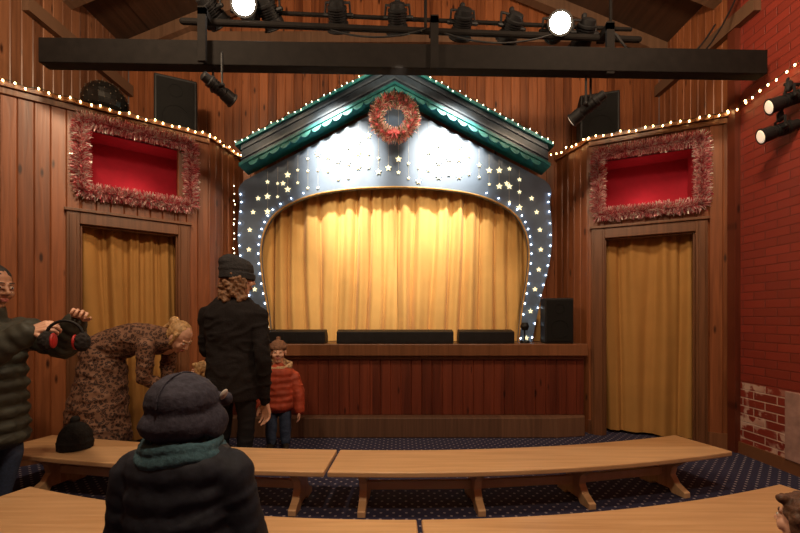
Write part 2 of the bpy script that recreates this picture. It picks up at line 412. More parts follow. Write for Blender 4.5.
# proscenium ---------------------------------------------------------------
cx=-.055
half=[((-1.385,.922),(-1.53,.922)),((-1.42,1.27),(-1.62,1.37)),((-1.473,1.59),(-1.705,1.70)),((-1.495,1.91),(-1.745,2.02)),
      ((-1.441,2.148),(-1.725,2.395)),((-1.29,2.341),(-1.67,2.66)),((-.968,2.492),(-1.0,3.02)),((-.538,2.567),(-.54,3.25)),((cx,2.589),(cx,3.50))]
def cr(p,t):
    n=len(p)-1; x=t*n; i=min(int(x),n-1); f=x-i
    P=[Vector(p[max(0,min(n,i+k))]) for k in (-1,0,1,2)]
    return .5*((2*P[1])+(-P[0]+P[2])*f+(2*P[0]-5*P[1]+4*P[2]-P[3])*f*f+(-P[0]+3*P[1]-3*P[2]+P[3])*f**3)
inn=[h[0] for h in half]; out=[h[1] for h in half]
NS=48; I=[cr(inn,i/NS) for i in range(NS+1)]; O=[cr(out,i/NS) for i in range(NS+1)]
for i,o_ in enumerate(O):
    if i>NS*.62: o_.y=3.50-.52*abs(o_.x-cx)
I+= [Vector((2*cx-p.x,p.y)) for p in I[-2::-1]]; O+=[Vector((2*cx-p.x,p.y)) for p in O[-2::-1]]
n=len(I); YP=4.30
vs=[(p.x,YP,p.y) for p in I]+[(p.x,YP,p.y) for p in O]+[(p.x,YP+.06,p.y) for p in I]+[(p.x,YP+.06,p.y) for p in O]
fs=[]
for i in range(n-1):
    fs+=[(i,i+1,n+i+1,n+i),(2*n+i,3*n+i,3*n+i+1,2*n+i+1),(i,2*n+i,2*n+i+1,i+1),(n+i,n+i+1,3*n+i+1,3*n+i)]
pro=empty('theatre_proscenium')
recalc(obj_from('star_arch_panel',vs,fs,M_arch,pro))
def tube_path(name,pts,r,mat,parent,closed=False):
    cu=bpy.data.curves.new(name,'CURVE'); cu.dimensions='3D'; cu.bevel_depth=r; cu.bevel_resolution=3
    s=cu.splines.new('POLY'); s.points.add(len(pts)-1)
    for i,p in enumerate(pts): s.points[i].co=(*p,1)
    s.use_cyclic_u=closed; cu.materials.append(mat)
    o=bpy.data.objects.new(name,cu); C.objects.link(o)
    if parent: o.parent=parent
    return o
tube_path('opening_moulding',[(p.x,YP-.005,p.y) for p in I],.009,M_gold,pro)
AP=3.83; HW=1.58; SL=.525     # roof apex / half width / slope
def chev(g,a,b,y0,y1,half=HW,ext=0):
    h=half+ext; T=lambda x,o:AP-SL*abs(x)-o
    g.prism([(cx-h,T(h,a)),(cx,T(0,a)),(cx,T(0,b)),(cx-h,T(h,b))],y0,y1)
    g.prism([(cx+h,T(h,a)),(cx,T(0,a)),(cx,T(0,b)),(cx+h,T(h,b))],y0,y1)
g=G(); chev(g,0,.035,4.09,4.40,ext=.05); recalc(g.obj('roof_cap',M_teal,pro))
g=G(); chev(g,.035,.22,4.12,4.38,ext=.0); recalc(g.obj('roof_fascia',M_navy,pro))
M_slate=simple('slate_paint',(.08,.12,.17),.35,bump=0)
g=G(); chev(g,.075,.095,4.105,4.12); chev(g,.17,.19,4.105,4.12); recalc(g.obj('roof_bead',M_slate,pro))
g=G(); chev(g,.22,.25,4.10,4.37,ext=.02); recalc(g.obj('roof_moulding',M_teal,pro))
g=G()
M_mint=simple('mint_paint',(.06,.36,.36),.5,bump=0)
for sg in (-1,1):
    x=.05
    while x<HW-.05:
        zt=AP-SL*x-.24
        pts=[(cx+sg*(x+.055*math.cos(a)),zt-.060*math.sin(a)+SL*(-.055*math.cos(a))) for a in [math.pi*k/8 for k in range(9)]]
        g.prism(pts,4.12,4.135); x+=.108
recalc(g.obj('scallop_trim',M_mint,pro))
def star(g,x,y,z,r):
    pts=[(x+(r if k%2==0 else r*.42)*math.sin(math.pi*k/5),z+(r if k%2==0 else r*.42)*math.cos(math.pi*k/5)) for k in range(10)]
    g.prism(pts,y-.006,y)
g=G(); gs=G(); gb=G(); i=0
def innerz(x):
    b=min(I,key=lambda p:abs(p.x-x) if p.y>2.1 else 9); return b.y
x=-1.42
while x<1.32:
    top=3.50-.52*abs(x-cx)-.08; lo=innerz(x)+.06
    z=top-random.uniform(.0,.16); last=z
    while z>lo:
        if not(abs(x-cx)<.27 and abs(z-3.2)<.3): star(g,x,YP-.012,z,random.choice((.018,.024,.036)))
        last=z; z-=random.uniform(.12,.20)
    gs.box(x-.0015,x+.0015,YP-.008,YP-.004,last,top+.05); x+=.108
for i in range(1,NS-12,2):
    for sg in (0,1):
        for t in (.10,.92) if i<28 else (.10,):
            p=I[i].lerp(O[i],t); xx=p.x if sg==0 else 2*cx-p.x
            gb.ell((xx,YP-.012,p.y),(.0075,.0075,.0075),n=6)
        if i%4==1:
            p=I[i].lerp(O[i],.5); star(g,p.x if sg==0 else 2*cx-p.x,YP-.012,p.y,.028)
recalc(g.obj('gold_stars',M_star,pro)); gs.obj('star_strings',M_string,pro); gb.obj('arch_bulbs',M_bulbw,pro)

cur=empty('stage_curtain')
c1=curtain('curtain_half_1',1.62,1.80,9,.050,M_curt,seed=21,swag=.03,parent=cur); c1.location=(-1.66,4.48,.925)
c2=curtain('curtain_half_2',1.62,1.80,9,.050,M_curt,seed=37,swag=.03,parent=cur); c2.location=(-.07,4.47,.925)

# wreath
M_green=simple('pine_green',(.10,.15,.06),.6,bump=0); M_wred=simple('wreath_red',(.65,.12,.12),.35,bump=0); M_wgold=simple('wreath_gold',(.85,.58,.45),.4,metal=.2,bump=0)
wr=empty('christmas_wreath',(cx,3.99,3.18))
pts=[Vector((.18*math.cos(2*math.pi*k/24),0,.18*math.sin(2*math.pi*k/24))) for k in range(24)]
tinsel('tinsel_ring',pts,True,.088,3800,[M_wred,M_wgold,M_green],(.32,.46,.22),parent=wr)
g=G()
for k in range(16):
    a=2*math.pi*k/16+.1; r=.18+random.uniform(-.03,.03); g.ell((r*math.cos(a),-.05,r*math.sin(a)),(.018,.018,.018),n=10)
g.obj('baubles',M_wred,wr,smooth=True)
g=G()
for s in (-1,1):
    g.ell((s*.03,-.05,-.17),(.030,.012,.018),Matrix.Rotation(s*.35,3,'Y')); g.ell((s*.02,-.05,-.205),(.010,.007,.033),Matrix.Rotation(s*-.35,3,'Y'))
g.ell((0,-.055,-.17),(.012,.012,.013)); g.obj('bow',M_wred,wr,smooth=True)
g=G(); g.cap((0,.0,.2),(0,.09,.34),.004,n=6); g.obj('hanger',M_wire,wr)

# ---------------------------------------------------------------- string lights
def lights_along(name,paths,step,r,sag=.010,mat=None):
    g=G(); root=empty(name); w=G()
    for pts in paths:
        pts=[Vector(p) for p in pts]; prev=None; cnt=0
        for a,b in zip(pts[:-1],pts[1:]):
            l=(b-a).length; m=max(1,int(l/step))
            for k in range(m+1):
                p=a.lerp(b,k/m)+Vector((random.uniform(-.008,.008),random.uniform(-.006,.0),-sag*(cnt%3)+random.uniform(-.006,.006)))
                if prev: w.cap(prev,p,.0026,n=5,rings=1)
                prev=p; cnt+=1
                g.ell(p+Vector((0,-.004,-.012)),(r,r,r*1.5),n=6)
    g.obj('bulbs',mat or M_bulb,root); w.obj('wire',M_wire,root)
def onL(u,z,off=-.055): return MxL@Vector((u,off,z))
def onR(u,z,off=-.055): return MxR@Vector((u,off,z))
lights_along('string_lights',[[onL(.03,3.03),onL(lnL,3.02),(-1.78,4.5,3.02)],[(1.70,4.5,3.02),onR(0,3.02),onR(lnR-.05,3.02),(2.93,3.4,3.03),(2.94,2.7,3.11)],],.066,.0072)
lights_along('roof_string_lights',[[(cx-HW-.04,4.085,AP-SL*HW-.01),(cx,4.085,AP+.02),(cx+HW+.04,4.085,AP-SL*HW-.01)],[(-1.77,4.28,2.6),(-1.77,4.28,2.2),(-1.775,4.28,1.95),(-1.73,4.28,1.6),(-1.6,4.28,1.05)]],.066,.0048,mat=emis('bulb_soft_white',(1,.82,.52),12))

# ---------------------------------------------------------------- speakers
def speaker(name,loc,w,h,d,rz=0):
    e=empty(name,loc,rz); g=G(); g.box(-w/2,w/2,-d/2,d/2,0,h); bevel(g.obj('cabinet',M_black,e),.012)
    g=G(); g.box(-w*.44,w*.44,-d/2-.008,-d/2,h*.05,h*.95); bevel(g.obj('grille',M_blackcloth,e),.004)
    g=G()
    for cz,r in ((h*.32,w*.33),(h*.76,w*.17)):
        n=24; vs=[];fs=[]
        for k in range(n):
            t=2*math.pi*k/n
            for rr,yy in ((r,-.008),(r,-.012),(r*.93,-.012),(r*.90,-.0085)): vs.append((rr*math.cos(t),-d/2+yy,cz+rr*math.sin(t)))
        for k in range(n):
            for q in range(3): a=k*4+q;b=((k+1)%n)*4+q; fs.append((a,b,b+1,a+1))
        g.add(vs,fs)
    g.obj('driver_rings',M_blackcloth,e)
    return e
speaker('loudspeaker',(-2.31,4.14,2.996),.38,.60,.3,.45)
speaker('loudspeaker',(2.12,4.30,2.996),.38,.53,.3,-.3)
speaker('stage_speaker',(1.62,4.14,.922),.28,.46,.2,-.1)
def monitor(name,x0,x1,y):
    e=empty(name,((x0+x1)/2,y,.922)); w=(x1-x0)/2
    g=G()
    prof=[(-.09,0),(.09,0),(.09,.07),(.03,.14),(-.09,.12)]
    n=5; vs=[(-w,p[0],p[1]) for p in prof]+[(w,p[0],p[1]) for p in prof]
    g.add(vs,[tuple(range(n)),tuple(range(2*n-1,n-1,-1))]+[(i,i+n,(i+1)%n+n,(i+1)%n) for i in range(n)])
    recalc(bevel(g.obj('housing',M_black,e),.006))
    g=G(); k=int(w*2/.12)
    for i in range(k):
        x=-w+.06+i*(2*w-.12)/max(1,k-1); g.box(x-.045,x+.045,-.094,-.088,.02,.10)
    g.obj('lens_panels',M_black,e)
monitor('footlight',-1.42,-.76,4.14); monitor('footlight',-.64,.54,4.12); monitor('footlight',.60,1.16,4.14)
e=empty('mirror_ball',(-2.80,3.80,3.0+.22)); g=G(); g.ell((0,0,0),(.19,.19,.19),n=26); g.obj('ball',simple('mirror_dark',(.03,.028,.026),.2,metal=.7,bump=0),e)
g=G()
for j in range(1,13):
    a=-math.pi/2+math.pi*j/13
    for k in range(26):
        t=2*math.pi*k/26
        if (j+k)%2: continue
        c=Vector((math.cos(a)*math.cos(t),math.cos(a)*math.sin(t),math.sin(a)))*.192; g.ell(c,(.007,.007,.007),n=4)
g.obj('facets',simple('facet_dim',(.10,.08,.06),.3,bump=0),e); g=G(); g.loft([((0,0,-.222),.09,.09),((0,0,-.205),.09,.09),((0,0,-.18),.04,.04)]); g.obj('stand',M_black,e)

# ---------------------------------------------------------------- lighting truss
rig=empty('lighting_truss')
def seg_box(g,p0,p1,w,h):
    p0=Vector(p0);p1=Vector(p1); d=p1-p0; M=Matrix.Translation(p0)@d.to_track_quat('X','Z').to_matrix().to_4x4()
    g.box(0,d.length,-w/2,w/2,-h/2,h/2,M)
g=G(); seg_box(g,(-2.68,3.01,3.168),(2.85,3.15,3.168),.10,.185); bevel(g.obj('main_beam',M_beam,rig),.006)
g=G(); g.cap((-1.64,3.02,3.42),(1.92,3.22,3.42),.024,n=12)
g.cap((-1.3,3.10,3.56),(1.9,3.3,3.56),.016,n=10)
for x in (-1.45,.26,1.62):
    y=3.03+(x+1.64)*.05; g.box(x-.03,x+.03,y-.12,y-.095,3.06,3.46); g.box(x-.03,x+.03,y-.12,y+.05,3.40,3.45)
for x in (-1.5,0.2,1.7):
    y=3.04+(x+1.64)*.056; g.cap((x,y,3.42),(x,y,roofz(x)-.12),.012,n=8)
g.obj('pipe_and_hangers',M_beam,rig)
for (a,b,s) in (((1.62,3.1,3.45),(2.6,3.3,3.6),.35),((-.6,3.08,3.42),(.2,3.1,3.42),.07),((.3,3.12,3.42),(1.2,3.16,3.42),.08),((1.7,3.15,3.42),(2.9,3.4,4.0),.5)):
    a=Vector(a);b=Vector(b); tube_path('cable',[tuple(a.lerp(b,t/12)-Vector((0,0,s*4*(t/12)*(1-t/12)))) for t in range(13)],.007,M_black,rig)
M_glass=simple('lens_glass',(.16,.14,.11),.1,bump=0)
M_litglass=emis('dim_lens',(1,.85,.65),.45)
def fixture(clampp,aim,ln=.24,r=.075,drop=.13,lit=False,spot=0,col=(1,.85,.65),cone=50,name='stage_spotlight',lens=None):
    e=empty(name,clampp)
    c=Vector((0,0,-drop)); d=(Vector(aim)-(Vector(clampp)+c)).normalized()
    q=d.to_track_quat('Z','Y').to_matrix().to_4x4(); M=Matrix.Translation(c)@q
    g=G()
    pr=[(-ln*.5,r*.45),(-ln*.47,r*.7),(-ln*.3,r*.75),(-ln*.28,r*.95),(-ln*.2,r*.95),(-ln*.18,r*.82),(0,r*.82),(ln*.2,r*.85),(ln*.22,r),(ln*.48,r*1.05),(ln*.5,r*1.18),(ln*.53,r*1.18),(ln*.53,r*.98),(ln*.40,r*.92)]
    g.loft([((0,0,z),rr,rr) for z,rr in pr],n=20,M=M)
    for k in range(4):
        z=-ln*.14+k*ln*.08; g.loft([((0,0,z),r*.95,r*.95),((0,0,z+.006),r*.95,r*.95)],n=16,M=M)
    g.obj('body',M_black,e,smooth=False)
    g=G(); side=(q@Vector((1,0,0))).normalized(); side.z=0; side.normalize()
    for s in (-1,1):
        g.cap(c+side*s*(r*1.25),side*s*(r*1.15)+Vector((0,0,-.02)),.009,n=6)
        g.cap(c+side*s*(r*.8),c+side*s*(r*1.4),.016,n=8)
    g.cap(side*-r*1.15+Vector((0,0,-.02)),side*r*1.15+Vector((0,0,-.02)),.009,n=6)
    g.cap((0,0,-.02),(0,0,.02),.022,n=8)
    g.obj('yoke_and_clamp',M_black,e)
    g=G(); g.loft([((0,0,ln*.52),r*.95,r*.95),((0,0,ln*.545),r*.8,r*.8),((0,0,ln*.555),r*.4,r*.4)],n=20,M=M)
    g.obj('lens',lens or (M_lens if lit else M_glass),e)
    if spot:
        l=bpy.data.lights.new('spot_beam','SPOT'); l.energy=spot; l.color=col; l.spot_size=math.radians(cone); l.spot_blend=.9; l.shadow_soft_size=.05
        lo=bpy.data.objects.new('spot_beam',l); C.objects.link(lo); lo.parent=e; lo.location=c+d*(ln*.7); lo.rotation_euler=d.to_track_quat('-Z','Y').to_euler()
    return e
py=lambda x:3.03+(x+1.64)*.056
fixture((-1.38,py(-1.4)-.02,3.18),(-.7,4.0,2.5),ln=.25,r=.050,drop=.26,spot=45,lens=M_litglass)
fixture((1.50,py(1.5)-.02,3.20),(.7,3.9,2.3),ln=.28,r=.050,drop=.34,spot=45,lens=M_litglass)
UPZ=3.68
for x,aim,lit in ((-1.46,(-.9,4.3,2.9),False),(-1.18,(-1.0,0,3.0),True),(-1.02,(-.6,4.3,2.6),False),(-.49,(-.5,4.3,2.6),False),(-.02,(0,4.3,2.5),False),(.50,(.4,4.3,2.8),False),(.90,(.6,4.3,2.8),False),(1.26,(1.2,0,3.1),True),(1.50,(1.4,4.3,2.6),False)):
    fixture((x,py(x)+.05,UPZ+(-.04*abs(x) if x>0 else 0)),aim,ln=.2,r=.085 if lit else .08,drop=.12,lit=lit)
for z,yy in ((2.79,2.90),(2.60,2.97)):
    fixture((2.87,yy+.05,z+.10),(0.0,3.9,z-.9),ln=.24,r=.052,drop=.10,name='wall_spotlight',lens=M_litglass)
g=G(); g.cap((2.97,2.98,2.92),(2.87,2.98,2.92),.012,n=8); g.cap((2.87,2.96,2.95),(2.87,3.02,2.68),.010,n=8); g.obj('spotlight_bracket',M_black)

# ---------------------------------------------------------------- benches
def bench(name,x0,x1,yb,dep,legs,h=.28,th=.034):
    e=empty(name); g=G(); n=16; vs=[]; fs=[]
    for i in range(n+1):
        x=x0+(x1-x0)*i/n; y=yb(x); tx=Vector((1,(yb(x+.01)-y)/.01,0)).normalized(); nn=Vector((-tx.y,tx.x,0))
        b=Vector((x,y,0)); f=b-nn*dep
        for p in (b,f): vs+= [p+Vector((0,0,h-th)),p+Vector((0,0,h))]
    for i in range(n):
        a=i*4;b=a+4; fs+=[(a+1,a+3,b+3,b+1),(a,b,b+2,a+2),(a,a+1,b+1,b),(a+2,b+2,b+3,a+3)]
    fs+=[(0,2,3,1),(n*4,n*4+1,n*4+3,n*4+2)]
    g.add(vs,fs); recalc(bevel(g.obj('seat_plank',M_bench,e),.008,3))
    g=G(); prev=None
    for x in legs:
        y=yb(x); tx=Vector((1,(yb(x+.01)-y)/.01,0)).normalized(); nn=Vector((-tx.y,tx.x,0)); c=Vector((x,y,0))-nn*dep/2
        M=Matrix.Identity(4)
        for i,v in enumerate((nn,tx,Vector((0,0,1)),c)): M[0][i],M[1][i],M[2][i]=v.x,v.y,v.z
        H=h-th; w=dep*.44
        pts=[(-w,0),(-w,.035),(-w*.62,.07),(-w*.42,.12),(-w*.5,.175),(-w*.85,H-.02),(-w*.9,H)]
        poly=pts+[(-a,b) for a,b in pts[::-1]]+[(w*.45,.0),(w*.35,.025),(-w*.35,.025),(-w*.45,.0)]
        g.prism(poly,-.024,.024,M)
        if prev is not None: seg_box(g,prev+Vector((0,0,.125)),c+Vector((0,0,.125)),.03,.055)
        prev=c
    recalc(bevel(g.obj('trestle_legs',M_bench,e),.004))
mid=lambda x:2.73+(.078 if x>0 else .05)*x*x
near=lambda x:1.79+.09*x*x
bench('curved_bench',-2.68,-.43,mid,.40,(-2.35,-1.3,-.62))
bench('curved_bench',-.41,2.12,mid,.40,(-.22,.46,1.12,1.78))
bench('curved_bench',-1.98,.075,near,.42,(-1.7,-.8,-.12))
bench('curved_bench',.095,2.06,near,.42,(.3,1.1,1.85))

# ---------------------------------------------------------------- people
def hand(g,wr,d,n,thumb,S=1.,curl=.35):
    wr=Vector(wr); d=Vector(d).normalized(); n=Vector(n); n=(n-d*n.dot(d)).normalized(); s=d.cross(n).normalized()*thumb
    for i,(o,l) in enumerate(((.033,.074),(.011,.083),(-.011,.077),(-.031,.060))):
        kn=wr+d*.088*S*(1-.06*abs(i-1))+s*o*S
        g.cap(wr+s*o*.5*S+d*.01*S,kn,.014*S,.0115*S,n=8,rings=3)
        p=kn; a=curl*.6
        for j,f in enumerate((.45,.32,.23)):
            dr=d*math.cos(a)+n*math.sin(a)+s*o*1.2
            q=p+dr.normalized()*l*f*S; g.cap(p,q,(.0098-.001*j)*S,(.0088-.001*j)*S,n=8,rings=3); p=q; a+=curl*1.1
    b=wr+d*.022*S+s*.022*S; c=b+(d*.6+s*.65+n*.25).normalized()*.042*S; e=c+(d*.9+s*.25+n*.3).normalized()*.03*S; f=e+(d*.95+n*.35).normalized()*.024*S
    g.cap(b,c,.0145*S,.012*S,n=8,rings=3); g.cap(c,e,.011*S,.0098*S,n=8,rings=3); g.cap(e,f,.0098*S,.008*S,n=8,rings=3)
def head(par,c,rot,S,skin,hair,ears=True,neck=.15):
    M=Matrix.Translation(c)@rot.to_matrix().to_4x4()@Matrix.Scale(S,4)
    g=G()
    g.ell((0,-.012,.03),(.074,.092,.085),M=M); g.ell((0,.018,-.03),(.060,.068,.080),M=M); g.ell((0,.050,-.092),(.027,.024,.020),M=M)
    g.cap((0,.086,.012),(0,.104,-.022),.008,.012,M=M,n=10)
    for s in (-1,1):
        g.ell((s*.010,.092,-.028),(.010,.012,.008),M=M); g.ell((s*.034,.058,-.028),(.026,.026,.028),M=M); g.cap((s*.012,.084,.026),(s*.042,.072,.026),.008,.007,M=M,n=8)
        g.cap((s*.016,.081,.004),(s*.042,.072,.004),.0085,.007,M=M,n=8)   # lids
        if ears:
            g.ell((s*.076,-.008,-.005),(.010,.018,.030),M=M); g.ell((s*.074,-.004,-.026),(.008,.011,.012),M=M)
    g.cap((0,-.01,-.06),(0,-.03,-neck),.050,.052,M=M)
    g.blob('head',skin,par,voxel=.0050*S,sm=3)
    g=G()
    for s in (-1,1): g.ell((s*.029,.079,.007),(.0115,.011,.0065),M=M,n=12)
    g.obj('eyes',M_eye,par,smooth=True)
    g=G()
    for s in (-1,1): g.ell((s*.029,.0868,.007),(.0050,.004,.0052),M=M,n=10)
    g.obj('irises',M_iris,par,smooth=True)
    g=G(); g.ell((0,.088,-.056),(.022,.009,.005),M=M); g.ell((0,.086,-.064),(.018,.009,.006),M=M); g.obj('lips',M_lip,par,smooth=True)
    g=G()
    for s in (-1,1): g.cap((s*.014,.088,.030),(s*.044,.074,.032),.0035,.003,M=M,n=6)
    g.obj('eyebrows',hair,par,smooth=True)
    return M
def leg(g,hip,knee,ank,S,t=1.):
    g.cap(hip,knee,.085*S*t,.058*S*t); g.cap(knee,ank,.058*S*t,.044*S*t)
    g.cap(Vector(hip)+Vector((0,-.02*S,.02)),Vector(hip)+Vector((0,-.02*S,-.05)),.092*S*t)
def shoe(g,ank,fwd,S):
    ank=Vector(ank); f=Vector(fwd).normalized(); z=.041*S
    a=Vector((ank.x,ank.y,z)); g.cap(a-f*.04*S,a+f*.05*S,.038*S,.040*S); g.cap(a+f*.05*S,a+f*.13*S+Vector((0,0,-.004)),.040*S,.031*S); g.cap(a,ank+Vector((0,0,.02)),.040*S,.042*S)
def arm(g,sh,el,wr,S,t=1.):
    g.cap(sh,el,.056*S*t,.045*S*t); g.cap(el,wr,.045*S*t,.032*S*t)
V=Vector

# 1 standing man seen from behind --------------------------------------------
M_sweater=simple('black_sweater',(.014,.012,.013),.95,scale=110,bump=.5,spec=.2)
M_pants=simple('black_trousers',(.012,.012,.015),.85,bump=.2,spec=.2)
M_beanie=simple('charcoal_knit',(.030,.030,.033),.95,scale=110,bump=.5,spec=.2)
M_bhair=simple('brown_curly_hair',(.17,.085,.04),.6,var=.5,scale=60,bump=.6)
M_shoe=simple('dark_shoe',(.03,.022,.018),.5)
e=empty('standing_man',(-1.245,2.98,0),-.16)
g=G()
g.loft([((0,0,.58),.185,.15),((0,0,.68),.200,.16),((0,0,.80),.200,.155),((0,.0,.95),.195,.14),((0,0,1.10),.212,.145),((0,-.005,1.20),.222,.135),((0,-.01,1.28),.165,.105),((0,-.005,1.335),.085,.07)])
for s in (-1,1): g.cap((s*.09,-.005,1.270),(s*.190,0,1.205),.068,.066)
arm(g,(.205,0,1.20),(.265,-.04,.88),(.22,.07,.56),1.05,1.12); arm(g,(-.205,0,1.20),(-.25,.05,.94),(-.17,.24,.80),1.05,1.12)
g.cap((0,0,1.32),(0,.0,1.385),.065,.06)
g.blob('sweater',M_sweater,e,.010,5,disp=.006,dscale=8,fold=.009)
g=G(); leg(g,(.09,0,.76),(.10,.02,.44),(.10,-.02,.10),1,1.1); leg(g,(-.09,0,.76),(-.10,.04,.44),(-.11,.0,.10),1,1.1); g.ell((0,0,.74),(.16,.11,.10))
g.blob('trousers',M_pants,e,.010,5,disp=.004,fold=.006)
g=G(); shoe(g,(.10,-.02,.09),(.2,1,0),1); shoe(g,(-.11,0,.09),(-.2,1,0),1); g.blob('shoes',M_shoe,e,.007,3)
g=G(); hand(g,(.218,.078,.550),(.02,.14,-1),(-.35,-.9,0),1,1.12,.4); g.cap((.22,.06,.585),(.218,.078,.545),.028,.024); g.blob('hand_right',M_skin,e,.0042,1)
g=G(); hand(g,(-.17,.24,.80),(.5,.8,-.2),(.5,-.4,-.6),-1,1.05,.4); g.cap((-.18,.21,.80),(-.17,.24,.80),.028,.024); g.blob('hand_left',M_skin,e,.0042,1)
Mh=head(e,V((.04,.02,1.472)),Euler((-.05,0,-.75)),1.06,M_skin,M_bhair)
g=G()
for k in range(150):
    a=random.uniform(-math.pi*1.10,math.pi*.10); z=random.uniform(-.165,.02); r=random.uniform(.080,.102)
    g.ell((r*math.cos(a),r*1.05*math.sin(a)-.012,z),(.020,.020,.020),n=8,M=Mh)
g.ell((0,-.035,-.05),(.086,.08,.10),M=Mh)
g.blob('curly_hair',M_bhair,e,.0055,1,disp=.008,dscale=50)
g=G(); g.ell((0,-.022,.062),(.108,.120,.088),M=Mh); g.ell((0,-.055,.105),(.088,.090,.062),M=Mh)
for k in range(3): g.loft([((0,-.014,-.006+.016*k),.110,.122),((0,-.014,.006+.016*k),.110,.122)],M=Mh)
g.blob('beanie',M_beanie,e,.005,3,disp=.004,dscale=22)

# 2 woman bending over in leopard dress ----------------------------------------
M_blond=simple('blonde_hair',(.50,.31,.14),.5,var=.4,scale=50,bump=.5)
M_tight=simple('black_tights',(.02,.015,.015),.7)
e=empty('bending_woman',(-2.44,3.29,0),-math.pi/2)   # local +Y -> world +X
g=G()
g.loft([((0,-.05,.16),.20,.25),((0,-.04,.45),.19,.22),((0,-.02,.68),.175,.18),((0,0,.82),.165,.16),((0,.03,.92),.13,.11)])
g.ell((0,0,.88),(.165,.155,.15)); g.cap((0,.02,.93),(0,.25,1.01),.14,.130); g.cap((0,.25,1.01),(0,.46,1.0),.130,.115); g.cap((0,.46,1.0),(0,.56,.98),.085,.06)
for s in (-1,1):
    g.cap((s*.06,.44,.99),(s*.16,.46,.97),.07,.06)
arm(g,(-.17,.46,.96),(-.17,.42,.70),(-.08,.56,.60),1.0,1.15); arm(g,(.17,.46,.95),(.16,.44,.70),(.08,.58,.62),1.0,1.15)
g.blob('leopard_dress',M_leo,e,.010,5,disp=.012,dscale=8,fold=.010)
g=G(); leg(g,(.08,0,.7),(.085,0,.42),(.085,-.02,.10),.85); leg(g,(-.08,0,.7),(-.085,0,.42),(-.085,-.02,.10),.85); g.blob('tights',M_tight,e,.011,4)
g=G(); shoe(g,(.085,-.02,.09),(0,1,0),.95); shoe(g,(-.085,-.02,.09),(0,1,0),.95); g.blob('boots',M_shoe,e,.007,3)
g=G(); hand(g,(-.08,.56,.60),(.35,.8,-.1),(.8,-.2,0),1,.95,.4); hand(g,(.08,.58,.62),(-.35,.8,-.1),(-.8,-.2,0),-1,.95,.4); g.blob('hands',M_skin,e,.0042,1)
Mh=head(e,V((0,.63,1.02)),Euler((-.75,0,-.25)),1.05,M_skin,M_blond)
g=G(); g.ell((0,-.032,.037),(.084,.088,.086),M=Mh); g.ell((0,-.06,-.02),(.075,.055,.07),M=Mh)
for s in (-1,1): g.cap((s*.072,.01,.04),(s*.074,.015,-.05),.018,.010,M=Mh)
g.ell((0,-.125,.06),(.038,.038,.038),M=Mh); g.cap((0,-.13,.05),(.03,-.15,-.06),.024,.010,M=Mh)
g.blob('tied_hair',M_blond,e,.0055,3,disp=.004,dscale=35)

